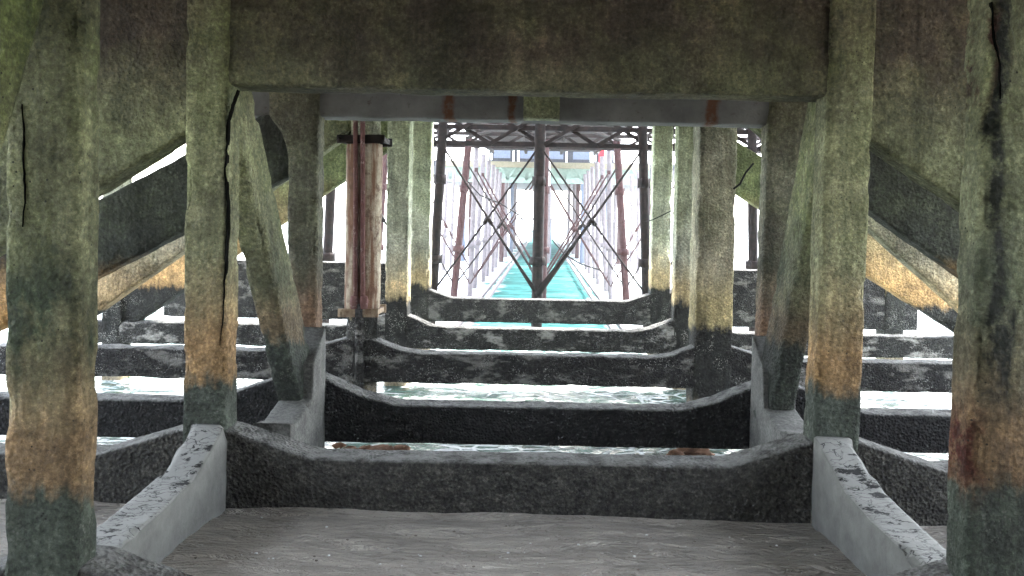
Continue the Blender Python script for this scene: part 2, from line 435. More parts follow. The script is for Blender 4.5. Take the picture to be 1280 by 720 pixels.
# ------------------------------------------------------------------ caps (high cross beams)
def cap(i, z0, z1, label, mat, thick=.3, dy=.035, xm=6.6, amp=.008):
    Y = YB[i]
    rings = line_rings((-xm, Y + dy + thick / 2, (z0 + z1) / 2), (xm, Y + dy + thick / 2, (z0 + z1) / 2), (0, -thick / 2, 0), (0, 0, (z1 - z0) / 2), .06)
    o = MB().sweep(rings, .035, 9, amp, 2.2, i * 3.3 + 20, chip=.06).build('cap_beam', mat)
    origin_to(o, (0, Y + thick / 2, z0))
    return tag(o, label, 'beam', 'high cross beams of the frames')
cap(0, 3.6, 4.3, 'nearest high cross beam overhead', MAT['cap'])
zc1 = at(660, 112, YB[1]).z
cap(1, zc1, 3.95, 'deep mossy brown high cross beam across the whole top of the view', MAT['cap'])
zc2 = at(680, 150, YB[2]).z
c2 = cap(2, zc2, 3.95, 'grey high cross beam with rust streaks, under the mossy brown one', MAT['cap_grey'], amp=.006)
for i in (3, 4, 5):
    cap(i, 3.72, 4.1, ['third', 'fourth', 'fifth'][i - 3] + ' high cross beam hidden up behind the rust-streaked one', MAT['cap'])
# small corbel block on the grey cap
p = at(677, 133, YB[2] - .12)
mb = MB(); mb.sweep(line_rings((p.x - .16, YB[2] - .06, p.z), (p.x + .16, YB[2] - .06, p.z), (0, -.1, 0), (0, 0, .11), .03), .015, 4, .006, 5, 3)
o = mb.build('corbel_block', MAT['brace_pale']); origin_to(o, (p.x, YB[2], p.z))
tag(o, 'small mossy block on the middle of the rust-streaked high beam', 'block')

# ------------------------------------------------------------------ cross braces (fall outwards from the pile heads)
def brace(i, side, b0, b1, th, label, mat, thick=.24, dy=.06, xin=None, xout=6.3, amp=.007):
    Y = YB[i]
    p, q = at(*b0, Y), at(*b1, Y)
    m = (q.z - p.z) / (q.x - p.x)
    sg = -1 if side == 'L' else 1
    x0 = xin if xin is not None else PILE[(i, side, 'in')][0]; x1 = sg * xout
    rings = []; n_ = 90
    for k in range(n_ + 1):
        x = lerp(x0, x1, k / n_); z = p.z + m * (x - p.x) + th / 2
        rings.append((Vector((x, Y + dy + thick / 2, z)), Vector((0, -thick / 2 * sg, 0)), Vector((0, 0, th / 2))))
    o = MB().sweep(rings, .03, 8, amp, 2.6, i * 5.1 + sg, chip=.08).build('cross_brace', mat)
    origin_to(o, (x1, Y + thick / 2, p.z + m * (x1 - p.x)))
    return tag(o, label, 'brace', 'sloping braces beside the channel')
brace(1, 'L', (228, 165), (125, 228), .8, 'mossy brown sloping brace falling leftwards from the cracked pile', MAT['cap'], dy=.05)
brace(1, 'R', (1092, 172), (1205, 252), .8, 'mossy brown sloping brace falling rightwards from the uncracked orange-banded pile', MAT['cap'], dy=.05)
brace(2, 'L', (228, 287), (125, 341), .7, 'nearly black sloping brace on the left under a white gap of sky', MAT['brace_dark'])
brace(2, 'R', (1087, 260), (1200, 339), .6, 'nearly black sloping brace on the right with no sky gap above it', MAT['brace_dark'])
brace(3, 'L', (228, 312), (125, 385), .72, 'pale grey sloping brace just under the black left brace', MAT['brace_pale'])
brace(3, 'R', (1084, 281), (1198, 382), .72, 'pale grey sloping brace just under the black right brace', MAT['brace_pale'])
brace(4, 'L', (418, 232), (228, 362), .76, 'orange-stained sloping brace behind the pale left brace', MAT['brace_orange'])
brace(4, 'R', (930, 246), (1110, 360), .76, 'orange-stained sloping brace behind the pale right brace', MAT['brace_orange'])

# ------------------------------------------------------------------ raking braces along the rows
def raker(a, b, w, label, mat, d=None, name='raking_brace', amp=.006, seed=0.0):
    a, b = Vector(a), Vector(b); t = (b - a).normalized()
    u = Vector((1, 0, 0)); u = (u - t * u.dot(t)).normalized(); v = t.cross(u).normalized()
    o = MB().sweep(line_rings(a, b, u * w / 2, v * (d or w) / 2, .04), .03, 7, amp, 3, seed, chip=.1).build(name, mat)
    origin_to(o, b)
    return tag(o, label, 'brace', 'raking braces along the pile rows')
aL = at(284, 112, 5.5); bL = at(381, 525, 6.35)
raker(aL + (aL - bL) * .05, bL + (bL - aL) * .0, .2, 'green raking brace leaning back behind the cracked pile', MAT['raker'], d=.44, seed=1)
aR = at(1041, 116, 5.5); bR = at(962, 530, 6.35)
raker(aR + (aR - bR) * .05, bR + (bR - aR) * .0, .2, 'dark raking brace leaning back behind the uncracked orange-banded pile', MAT['raker'], d=.44, seed=5)
q = at(30, 10, 3.0)
raker((q.x - .12, 3.1, q.z + .35), (q.x - .14, 1.95, .0), .26, 'mossy green raking brace cutting the top left corner', MAT['moss'], seed=9)
q = at(1284, 10, 3.0)
raker((q.x + .1, 3.1, q.z + .35), (q.x + .2, 1.95, .0), .26, 'grey raking brace cutting the top right corner', MAT['pile_near'], seed=11)

# ------------------------------------------------------------------ tie beams along the rows
def tie(x0, x1, y0, y1, zs, w, label, mat, zbot=-.25, seed=0.0):
    rings = []; n_ = int((y1 - y0) / .035)
    for k in range(n_ + 1):
        t = k / n_; y = lerp(y0, y1, t); zt = pw(y, zs)
        rings.append((Vector((lerp(x0, x1, t), y, (zt + zbot) / 2)), Vector((w / 2, 0, 0)), Vector((0, 0, (zt - zbot) / 2))))
    o = MB().sweep(rings, .02, 8, .006, 5, seed, chip=.14).build('tie_beam', mat)
    origin_to(o, ((x0 + x1) / 2, (y0 + y1) / 2, zbot))
    return tag(o, label, 'beam', 'tie beams along the pile rows')
a = at(259, 552, 4.98); b = at(140, 690, 3.75)
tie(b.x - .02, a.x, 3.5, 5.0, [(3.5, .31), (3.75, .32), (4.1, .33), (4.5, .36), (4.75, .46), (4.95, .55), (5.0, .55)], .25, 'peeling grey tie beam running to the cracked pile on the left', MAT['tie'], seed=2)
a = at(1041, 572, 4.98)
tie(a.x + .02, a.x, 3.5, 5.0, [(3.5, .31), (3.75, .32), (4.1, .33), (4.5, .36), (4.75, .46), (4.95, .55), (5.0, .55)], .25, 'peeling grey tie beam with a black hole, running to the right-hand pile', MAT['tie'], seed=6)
_p = NT('plain grey concrete')
_c = _p.mix(_p.rng(_p.noise(4, 6, .7), .35, .65), (.055, .055, .05), (.12, .12, .11))
_c = _p.mix(1.0, _c, _p.ramp(_p.noise(40, 5, .75), [(.35, .5), (.5, 1.0), (.66, 1.6)]), 'MULTIPLY')
MAT['tie_plain'] = _p.out(_c, .85, _p.bump(_p.noise(30, 6, .75), .7, .03))
for px, xe, lab, sd in ((345, bL.x - .06, 'short grey tie beam with a stepped foot under the green raking brace', 1), (1000, bR.x + .06, 'short grey tie beam with a stepped foot under the dark raking brace', 2)):
    a = at(px, 540, 5.4)
    tie(a.x, xe, 5.3, 6.68, [(5.3, .48), (5.6, .42), (6.1, .46), (6.14, .46), (6.16, .72), (6.7, .98)], .27, lab, MAT['tie_plain'], seed=sd)

# ------------------------------------------------------------------ rusty jacket fittings on the third left pile
xl, hw, Y3, hy = PILE[(3, 'L', 'in')]
pipe = MB()
for px in (444.5, 453.5):
    pts = [at(px, y, Y3 - .045) for y in (140, 200, 260, 320, 372)]
    for q in pts: q.x += .004 * noise.noise(q * 2)
    pipe.tube(pts, .028, 10)
po = pipe.build('drain_pipe', MAT['pipe'])
tag(po, 'twin red-brown drain pipe running down the rust-jacketed pile', 'pipe')
low = MB(); low.tube([at(449, y, Y3 - .03) for y in (380, 430, 486)], .05, 12); low.build('pipe_shoe', MAT['sill_mussel'], po)
for py, nm in ((380, 'pipe_joint'),):
    j = MB()
    for px in (443, 455): j.tube([at(px, py - 10, Y3 - .05), at(px, py - 4, Y3 - .05), at(px, py + 6, Y3 - .05)], .05, 10, rs=[.04, .055, .042])
    j.build(nm, MAT['pipe'], po)
def clamp(py, px0, px1, label, mat):
    a, b = at(px0, py, Y3 - .02), at(px1, py, Y3 - .02)
    mb = MB()
    mb.sweep(line_rings((a.x, Y3 - .03, a.z), (b.x, Y3 - .03, b.z), (0, -.02, 0), (0, 0, .05), .03), .008, 3, .006, 9)
    mb.sweep(line_rings((a.x, Y3 + 2 * hy + .03, a.z), (b.x, Y3 + 2 * hy + .03, b.z), (0, -.02, 0), (0, 0, .05), .03), .008, 3, .006, 9)
    mb.bar((a.x + .03, Y3 - .02, a.z), (a.x + .03, Y3 + 2 * hy + .04, a.z), .03, .06, up=Vector((0, 0, 1)))
    mb.bar((b.x - .03, Y3 - .02, b.z), (b.x - .03, Y3 + 2 * hy + .04, b.z), .03, .06, up=Vector((0, 0, 1)))
    o = mb.build('pile_clamp', mat); origin_to(o, a)
    for x in (a.x + .03, b.x - .03):
        t = MB(); t.tube([(x - a.x, -.06 + Y3 - a.y, 0), (x - a.x, -.01 + Y3 - a.y, 0)], .022, 6); t.build('bolt', mat, o)
    return tag(o, label, 'clamp', 'iron clamps on the rust-jacketed pile')
clamp(174, 422, 481, 'upper iron clamp around the rust-jacketed pile, wide and black', MAT['iron'])
clamp(391, 423, 473, 'lower rusty clamp around the rust-jacketed pile at the tide line', MAT['rust'])
a, b = at(430, 178, Y3), at(469, 388, Y3)
jk = MB()
jp = [Vector((xl, Y3 + hy, lerp(a.z, b.z, k / 30))) for k in range(31)]
jk.tube(jp, hw + .03, 36, rs=[hw + .028 + .006 * noise.noise(q * 5) for q in jp])
nj = NT('rust streaked jacket')
v_ = nj.noise(1.0, 6, .65, nj.vmul(nj.pos, (9, 9, .8)))
c_ = nj.mix(nj.rng(nj.noise(14, 6, .7), .35, .65), (.3, .25, .18), (.44, .39, .3))
c_ = nj.mix(nj.rng(v_, .42, .58), c_, (.14, .07, .04))
c_ = nj.mix(nj.math('MULTIPLY', nj.rng(nj.noise(6, 6, .7), .5, .62), .8), c_, (.09, .045, .028))
o = jk.build('rust_jacket', nj.out(c_, .8, nj.bump(nj.noise(30, 6, .75), .8, .03), spec=.15)); tag(o, 'round tan jacket with rust streaks around the piped pile', 'jacket')

# ------------------------------------------------------------------ iron trestles
ROWY = [15.3, 20.3, 23.0, 25.6, 28.2, 30.8, 33.4, 36.0]
ORD = ['first', 'second', 'third', 'fourth', 'fifth', 'sixth', 'seventh', 'eighth', 'ninth', 'tenth', 'eleventh']
XC = [-6.6, -4.35, -2.1, -.08, 2.05, 4.3, 6.5]
POS = ['far outer left', 'outer left', 'inner left', 'middle', 'inner right', 'outer right', 'far outer right']
IRON = {}
def column(x, Y, lean, r, z1, mat, label, zbot=-1.5, collars=((1.1, 1.42), (2.75, 1.15)), stain=None):
    def P(z): return Vector((x + lean * (3.5 - z), Y, z))
    mb = MB(); n_ = 26
    pts = [P(lerp(zbot, z1, k / n_)) for k in range(n_ + 1)]
    mb.tube(pts, r, 14)
    o = mb.build('iron_column', mat)
    origin_to(o, P(zbot))
    for z, k in collars:
        c = MB(); p = P(z) - P(zbot)
        c.tube([p + Vector((0, 0, -.09)), p + Vector((0, 0, -.075)), p + Vector((0, 0, .0)), p + Vector((0, 0, .075)), p + Vector((0, 0, .09))], r, 14, rs=[r * 1.02, r * k, r * k * 1.05, r * k, r * 1.02])
        for a_ in range(6):
            q = p + Vector((math.cos(a_ * 1.047) * r * k, math.sin(a_ * 1.047) * r * k, -.1)); c.tube([q, q + Vector((0, 0, .2))], .014, 5)
        c.build('collar', mat, o)
    return tag(o, label, 'column', 'iron columns beyond the concrete frames')
for k, Y in enumerate(ROWY):
    mat = [MAT['iron'], MAT['iron_red'], MAT['iron_hazed'], MAT['iron_hazed'], MAT['iron_hazed'], MAT['iron_hazed'], MAT['iron_hazed'], MAT['iron_hazed']][k]
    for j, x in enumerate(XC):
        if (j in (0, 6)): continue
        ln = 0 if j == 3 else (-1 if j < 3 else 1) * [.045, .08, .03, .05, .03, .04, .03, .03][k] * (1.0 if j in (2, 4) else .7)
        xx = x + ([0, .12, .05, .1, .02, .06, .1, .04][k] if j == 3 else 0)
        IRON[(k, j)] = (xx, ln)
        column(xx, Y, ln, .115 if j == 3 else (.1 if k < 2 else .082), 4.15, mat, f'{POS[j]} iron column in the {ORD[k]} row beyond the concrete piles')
def ip(k, j, z):
    x, ln = IRON[(k, j)]; return Vector((x + ln * (3.5 - z), ROWY[k], z))
def rod(k, j0, z0, j1, z1, r, label, mat, taper=1.0):
    a, b = ip(k, j0, z0), ip(k, j1, z1)
    a.y -= .06; b.y -= .06
    n_ = 14; pts = [a.lerp(b, t / n_) for t in range(n_ + 1)]
    if pts[0].z < pts[-1].z: pts.reverse()
    for t, q in enumerate(pts): q.z -= .03 * math.sin(math.pi * t / n_)
    o = MB().tube(pts, r, 7, rs=[r * lerp(1, taper, (t / n_) ** 3) for t in range(n_ + 1)]).build('tie_rod', mat)
    top = pts[0].copy(); origin_to(o, top)
    c = MB(); m = pts[7] - top; d = (pts[8] - pts[6]).normalized()
    c.tube([m - d * .09, m - d * .07, m + d * .07, m + d * .09], r * 2, 8, rs=[r * 1.1, r * 2.1, r * 2.1, r * 1.1]); c.build('turnbuckle', mat, o)
    e = MB(); d = (pts[1] - pts[0]).normalized(); e.box(d * .05, (.05, .02, .06)); e.build('end_plate', mat, o)
    return tag(o, label, 'tie rod', 'crossed tie rods of the iron trestles')
zt, zb = 3.5, .45
for k in range(4):
    m = [MAT['iron'], MAT['iron'], MAT['iron_red'], MAT['iron_red']][k]; r = [.022, .022, .024, .026][k]
    z0_, z1_ = zt - .02, [.42, .1, -.1, -.1][k]
    rod(k, 2, z0_, 3, z1_, r, f'rod falling right across the left bay of the {ORD[k]} iron row', m, 2.2)
    rod(k, 3, z0_, 2, z1_, r, f'rod falling left across the left bay of the {ORD[k]} iron row', m)
    rod(k, 3, z0_, 4, z1_, r, f'rod falling right across the right bay of the {ORD[k]} iron row', m)
    rod(k, 4, z0_, 3, z1_, r * 1.1, f'rod falling left across the right bay of the {ORD[k]} iron row, thickest at its foot', m, 3.4 if k == 0 else 1.5)
    rod(k, 1, z0_, 2, z1_, r, f'rod falling right in the outer left bay of the {ORD[k]} iron row', m)
    rod(k, 5, z0_, 4, z1_, r, f'rod falling left in the outer right bay of the {ORD[k]} iron row', m)
def lattice(Y, k, mat):
    r_ = bpy.data.objects.new('lattice_girder', None); COL.objects.link(r_); r_.location = (0, Y, 3.5 + .42 * k)
    for z, nm in ((0, 'lower_chord'), (.34, 'middle_chord'), (.66, 'upper_chord')):
        MB().bar((-6.6, 0, z), (6.6, 0, z), .07 if z else .05, .1, up=Vector((0, 0, 1))).build(nm, mat, r_)
    for j in range(12):
        x0, x1 = -6.6 + j * 1.1, -6.6 + (j + 1) * 1.1
        MB().bar((x0, -.06, 0), (x1, -.06, .66), .075, .03).build('lattice_bar', mat, r_)
        MB().bar((x1, .06, 0), (x0, .06, .66), .075, .03).build('lattice_bar', mat, r_)
    return tag(r_, f'dark lattice girder across the heads of the {ORD[k]} row of iron columns', 'girder', 'lattice girders of the iron trestles')
for k, Y in enumerate(ROWY[:2]):
    lattice(Y, k, MAT['iron'])
# plan bracing between girder rows
for k in range(2):
    for j, (xa, xb) in enumerate(((-2.1, 0), (0, -2.1), (0, 2.05), (2.05, 0))):
        nm = ['left bay slanting right', 'left bay slanting left', 'right bay slanting right', 'right bay slanting left'][j]
        o = MB().bar((xa, ROWY[k] + .1, 4.12), (xb, ROWY[k + 1] - .1, 4.12 + .012 * j), .12, .05, up=Vector((0, 0, 1))).build('plan_brace', MAT['iron'])
        origin_to(o, (xa, ROWY[k], 4.12))
        tag(o, f'flat overhead brace behind the {ORD[k]} iron row, {nm}', 'brace', 'flat braces overhead between the iron rows')
for x, nm in ((-4.35, 'outer left'), (-2.1, 'inner left'), (0, 'middle'), (2.05, 'inner right'), (4.3, 'outer right')):
    o = MB().bar((x, 13.4, 4.3), (x, 20.6, 4.42), .14, .16, up=Vector((0, 0, 1))).build('deck_runner', MAT['iron']); origin_to(o, (x, 13.4, 4.3))
    tag(o, f'{nm} dark iron runner overhead along the iron columns', 'beam', 'runners along the iron columns')

bw = MB()  # slats for the dark band overhead, also added to shade the channel
for k in range(34):
    y = 24 + k * .42; bw.box((0, y, 5.45), (2.9, .16, .04))
o = bw.build('boardwalk', MAT['iron']); origin_to(o, (0, 24, 5.4))
for x in (-2.6, -.9, .9, 2.6):
    MB().bar((x, 0, -.06), (x, 14, -.06), .14, .18, up=Vector((0, 0, 1))).build('shading_boardwalk_joist', MAT['iron'], o)
tag(o, 'dark slatted boardwalk high over the turquoise channel, behind the lattice girders', 'boardwalk')
for x, nm in ((-2.75, 'left'), (2.75, 'right')):
    o = bpy.data.objects.new('railing', None); COL.objects.link(o); o.location = (x, 39.2, 5.0)
    for z in (.5, 1.0): MB().bar((-4 if x < 0 else 0, 0, z), (0 if x < 0 else 4, 0, z), .05).build('rail', MAT['white'], o)
    for q in range(5): MB().bar(((q - 4) if x < 0 else q, 0, 0), ((q - 4) if x < 0 else q, 0, 1.05), .06).build('post', MAT['white'], o)
    tag(o, f'white railing at the {nm} end of the mint footbridge', 'railing')

# walings at water level either side of the channel
for x, nm in ((-1.72, 'outer left'), (-1.5, 'inner left'), (1.5, 'inner right'), (1.72, 'outer right')):
    s_ = -1 if x < 0 else 1
    o = MB().bar((x, 15.0, -.28), (x * .8, 75, -.2), .09, .1, up=Vector((0, 0, 1))).build('water_rail', MAT['iron_hazed']); origin_to(o, (x, 16, -.28))
    tag(o, f'{nm} rail low over the turquoise channel', 'rail', 'rails along the turquoise channel')

# ------------------------------------------------------------------ far pier head with the mint girder
YM = 38.0
g = bpy.data.objects.new('footbridge', None); COL.objects.link(g)
a, b = at(552, 204, YM), at(812, 228, YM)
g.location = ((a.x + b.x) / 2, YM, b.z)
def loc(v): return Vector(v) - g.location
zlo, zhi = b.z, a.z
MB().box(loc(((a.x + b.x) / 2, YM + .6, zlo + .25)), (abs(b.x - a.x) / 2, .5, .22)).build('soffit', MAT['mint'], g)
MB().box(loc(((a.x + b.x) / 2, YM + .2, (zlo + zhi) / 2 + .02)), (abs(b.x - a.x) / 2, .06, (zhi - zlo) / 2 - .05)).build('web_plate', MAT['mint'], g)
MB().bar(loc((a.x, YM, zhi)), loc((b.x, YM, zhi)), .16, .3, up=Vector((0, 0, 1))).build('top_flange', MAT['ochre'], g)
MB().bar(loc((a.x, YM, zlo)), loc((b.x, YM, zlo)), .1, .3, up=Vector((0, 0, 1))).build('bottom_flange', MAT['mint'], g)
nb = 22
for k in range(nb):
    xa, xb = lerp(a.x, b.x, k / nb), lerp(a.x, b.x, (k + 1) / nb)
    MB().bar(loc((xa, YM - .02, zlo if k % 2 else zhi)), loc((xb, YM - .02, zhi if k % 2 else zlo)), .07, .06).build('web_bar', MAT['mint'], g)
tag(g, 'mint green girder footbridge crossing beyond the iron columns', 'footbridge')
def posts(px, py0, py1, w, lab, mat=None, Y=YM + .3, nm='white_post'):
    o = MB().bar(at(px, py1, Y), at(px, py0, Y), w, w).build(nm, mat or MAT['white'])
    return tag(o, lab, 'post', 'posts on the mint footbridge')
posts(648, 184, 204, .12, 'white post on the mint footbridge left of the middle iron column')
posts(739, 165, 203, .12, 'tall white post on the mint footbridge left of the red panel')
posts(762, 182, 203, .1, 'thin white post on the mint footbridge right of the red panel')
# white ladder frame beside the middle column
fr = MB(); x0, x1 = 679, 686
Yf = 22
for px in (678, 687): fr.bar(at(px, 202, Yf), at(px, 232, Yf), .05)
for py in (202, 218): fr.bar(at(678, py, Yf), at(687, py, Yf), .05)
tag(fr.build('support_bracket', MAT['white']), 'small white bracket fixed beside the middle iron column', 'bracket')
p = at(752, 195, YM + .4)
o = bpy.data.objects.new('sign_panel', None); COL.objects.link(o); o.location = at(752, 204, YM + .4)
MB().box(p - o.location, (.14, .05, .36)).build('panel', MAT['red'], o)
MB().bar(p - o.location + Vector((0, .06, -.5)), p - o.location + Vector((0, .06, .3)), .06).build('post', MAT['white'], o)
MB().box(p - o.location + Vector((.22, .02, .0)), (.07, .04, .42)).build('edge_board', MAT['white'], o)
tag(o, 'narrow upright red panel standing on the mint footbridge', 'sign')
# dark shelter on the deck beyond the bridge
sh = bpy.data.objects.new('shelter', None); COL.objects.link(sh)
YS = 44
A, B = at(610, 203, YS), at(778, 168, YS)
sh.location = (A.x, YS, A.z)
L = lambda v: Vector(v) - sh.location
MB().box(L(((A.x + B.x) / 2, YS + 2.5, lerp(A.z, B.z, .4))), ((B.x - A.x) / 2, 2.0, (B.z - A.z) * .4)).build('wall', MAT['slate'], sh)
rf = MB()
rf.add([L((A.x - .5, YS - .2, lerp(A.z, B.z, .75))), L((B.x + .5, YS - .2, lerp(A.z, B.z, .75))), L((B.x - 1, YS + 2.5, B.z + .6)), L((A.x + 1, YS + 2.5, B.z + .6)), L((A.x - .5, YS + 5, lerp(A.z, B.z, .75))), L((B.x + .5, YS + 5, lerp(A.z, B.z, .75)))],
       [(0, 1, 2, 3), (3, 2, 5, 4), (0, 3, 4), (1, 5, 2), (0, 4, 5, 1)])
rf.build('roof', MAT['slate'], sh)
for k in range(5):
    x = lerp(A.x, B.x, (k + .5) / 5)
    w_ = MB(); w_.box(L((x, YS + .47, lerp(A.z, B.z, .42))), (.5, .03, .45)); w_.build('window', MAT['blue'], sh)
    MB().bar(L((x + .7, YS + .42, A.z)), L((x + .7, YS + .42, lerp(A.z, B.z, .74))), .1).build('post', MAT['white'], sh)
tag(sh, 'dark slate shelter with blue windows on the far deck above the mint footbridge', 'shelter')
dk = MB(); dk.box(((A.x + B.x) / 2, YS + 16, A.z - .2), (9, 17.5, .18)); o = dk.build('far_deck', MAT['slate']); origin_to(o, (0, YS, A.z - .3))
tag(o, 'far pier deck carrying the dark slate shelter', 'deck')
# columns under the far deck, some paled in the colour for haze
rnd = random.Random(3)
for k, Y in enumerate((41, 46, 52, 58)):
    for j, x in enumerate((-7.5, -4.4, -2.2, 0.3, 2.2, 4.4, 7.5)):
        mb = MB(); xx = x + rnd.uniform(-.15, .15)
        mb.tube([(xx, Y, lerp(-1.5, A.z - .38, t / 6)) for t in range(7)], .13, 10)
        o = mb.build('deck_column', [MAT['iron_hazed'], MAT['blue'], MAT['iron_red']][(j + k) % 3 if k < 3 else 0])
        origin_to(o, (xx, Y, -1.5))
        tag(o, f'{["far outer left","outer left","inner left","middle","inner right","outer right","far outer right"][j]} column of row {ORD[k]} under the far deck', 'column', 'columns under the far deck')
    if k < 3:
        o = MB().bar((-7.6, Y - .14, 1.9), (7.6, Y - .14, 1.9), .09).build('cross_rail', MAT['iron_hazed']); origin_to(o, (0, Y, 1.9))
        tag(o, f'thin cross rail tying the {ORD[k]} row of columns under the far deck', 'rail', 'cross rails under the far deck')

# ------------------------------------------------------------------ cables
def cable(pts, r, label):
    P = [at(*p) for p in pts]; Q = []
    for k in range(len(P) - 1):
        for j in range(6): Q.append(P[k].lerp(P[k + 1], j / 6))
    Q.append(P[-1])
    o = MB().tube(Q, r, 6).build('cable', MAT['cable']); origin_to(o, P[0])
    return tag(o, label, 'cable', 'loose cables and wires')
cable([(942, 204, 8.6), (932, 216, 8.65), (925, 230, 8.7), (917, 236, 8.75)], .012, 'short black cable hanging against the wide scaly pile')
cable([(584, 226, 17.5), (600, 244, 17.5), (625, 254, 17.5), (648, 268, 17.5), (668, 292, 17.5)], .016, 'sagging dark wire across the left bay of the iron trestles')
cable([(690, 300, 17.5), (706, 318, 17.5), (726, 330, 17.5), (752, 338, 17.5)], .016, 'sagging dark wire low across the right bay of the iron trestles')
cable([(806, 277, 12.6), (815, 275, 12.7), (826, 270, 12.75), (838, 264, 12.75)], .009, 'thin black wire crossing the farthest right concrete pile')

# ------------------------------------------------------------------ deck overhead and light-blocking wall added unseen behind the viewer to block light
def plain(name, col, sc=6):
    n = NT(name)
    c = n.mix(n.rng(n.noise(sc, 6, .65), .35, .7), tuple(q * .7 for q in col), tuple(q * 1.2 for q in col))
    return n.out(c, .9, n.bump(n.noise(25, 5, .7), .5, .02))
MAT['deck'] = plain('deck soffit', (.12, .12, .1))
MAT['wall'] = plain('light-blocking wall', (.1, .1, .09))
o = MB().box((0, 2.4, 4.45), (7.4, 11.2, .14)).build('pier_deck', MAT['deck']); origin_to(o, (0, 1.5, 4.3))
tag(o, 'concrete pier deck over the mossy beams', 'deck')
o = MB().box((0, -9, 2.2), (60, .5, 2.6)).build('light_blocking_wall', MAT['wall']); origin_to(o, (0, -9, -.4))  # unseen wall added to keep light off the front faces
tag(o, 'grey concrete light-blocking wall added unseen behind the viewer', 'light-blocking wall')

# ------------------------------------------------------------------ sand
ZW = -.5
def sand_z(x, y):
    z = pw(y, [(-26, 1.6), (0, .38), (3, .1), (4.0, .03), (5.2, -.03), (6.2, -.2), (7.4, -.52), (9, -.95), (14, -1.5), (60, -4)])
    z -= .012 * x * (1 if abs(x) < 4 else 4 / abs(x))
    q = Vector((x, y, 0))
    fade = 1 if y < 6.5 else .5
    z += fade * (.022 * noise.noise(q * 1.1) + .012 * noise.noise(Vector((x * 1.6, y * 5, 2))) + .007 * noise.noise(Vector((x * 4, y * 11, 5))) + .004 * noise.noise(q * 16))
    # scour beside the members
    z -= .03 * math.exp(-((y - 4.93) / .12) ** 2) * (1 if abs(x) < 3 else .5)
    return z
xs = [-60, -40, -25, -16, -11, -8, -6] + [-4.5 + .04 * i for i in range(226)] + [6, 8, 11, 16, 25, 40, 60]
ys = [-26, -14, -8, -5, -2, 0, 1.5, 2.5] + [3 + .03 * i for i in range(155)] + [7.8, 8.2, 9, 10, 12, 14, 20, 60]
v = [(x, y, sand_z(x, y)) for y in ys for x in xs]; m_ = len(xs)
f = [(j * m_ + i, j * m_ + i + 1, (j + 1) * m_ + i + 1, (j + 1) * m_ + i) for j in range(len(ys) - 1) for i in range(m_ - 1)]
def mat_sand():
    n = NT('damp sand')
    X, Y, Z = n.xyz()
    v1 = n.noise(1.0, 6, .6, n.vmul(n.pos, (2.2, 7, 2)))
    v2 = n.noise(60, 4, .7)
    c = n.mix(n.rng(v1, .35, .68), (.42, .38, .325), (.6, .55, .475))
    c = n.mix(n.rng(v2, .58, .74), c, (.13, .115, .1))
    c = n.mix(n.rng(v2, .42, .28), c, (.42, .39, .35))
    wet = n.rng(n.math('ADD', Z, n.math('MULTIPLY', n.math('SUBTRACT', v1, .5), .12)), -.1, -.3)
    c = n.mix(wet, c, (.13, .11, .085))
    # dark drag lines left by the ebb
    ln = n.noise(1.0, 5, .7, n.vmul(n.pos, (3, 22, 3)), .8)
    c = n.mix(n.math('MULTIPLY', n.rng(ln, .58, .68), .42), c, (.1, .09, .078))
    rg = n.noise(1.0, 5, .6, n.vmul(n.pos, (2.4, 7.5, 2)), 1.4)
    ridge = n.math('ABSOLUTE', n.math('SUBTRACT', n.math('MULTIPLY', rg, 2), 1))
    crease = n.math('MULTIPLY', n.rng(ridge, .07, .0), n.rng(n.noise(1.3, 4, .6), .42, .58))
    c = n.mix(n.math('MULTIPLY', crease, .5), c, (.085, .077, .066))
    rough = n.rng(wet, 0, 1, .85, .25)
    h = n.math('ADD', n.math('MULTIPLY', n.noise(1.0, 6, .6, n.vmul(n.pos, (5, 18, 5)), .5), .8), n.math('MULTIPLY', v2, .12))
    h = n.math('ADD', h, n.math('MULTIPLY', n.rng(ridge, 0, .3), .5))
    return n.out(c, rough, n.bump(h, 1.0, .14), spec=.35)
me = bpy.data.meshes.new('sand'); me.from_pydata(v, [], f); me.update(); me.polygons.foreach_set('use_smooth', [True] * len(f))
tag(finish('sand', me, mat_sand()), None, None, kind='structure')

# shells and small stones on the sand
st = MB(); rnd = random.Random(5)
for k in range(90):
    x, y = rnd.uniform(-2.1, 2.2), 4.1 + abs(rnd.gauss(0, .32)); y = min(y, 4.85)
    r_ = rnd.choice((.003, .003, .004, .006, .008)); z = sand_z(x, y)
    vv = []
    for i in range(3):
        for j in range(6):
            a_ = j * 1.047; e = (-.6, .3, .9)[i]; q = math.cos(e) * r_ * rnd.uniform(.7, 1.2)
            vv.append((x + q * math.cos(a_) * 1.3, y + q * math.sin(a_), z + .3 * r_ + math.sin(e) * r_ * .6))
    ff = [(i * 6 + j, i * 6 + (j + 1) % 6, (i + 1) * 6 + (j + 1) % 6, (i + 1) * 6 + j) for i in range(2) for j in range(6)] + [tuple(range(12, 18))]
    st.add(vv, ff, 0 if rnd.random() < .55 else 1)
o = st.build('shell_gravel', [MAT['white'], plain('small stones', (.2, .17, .14))])
tag(o, 'white shell fragments and small stones scattered on the sand', 'shells', kind='stuff')

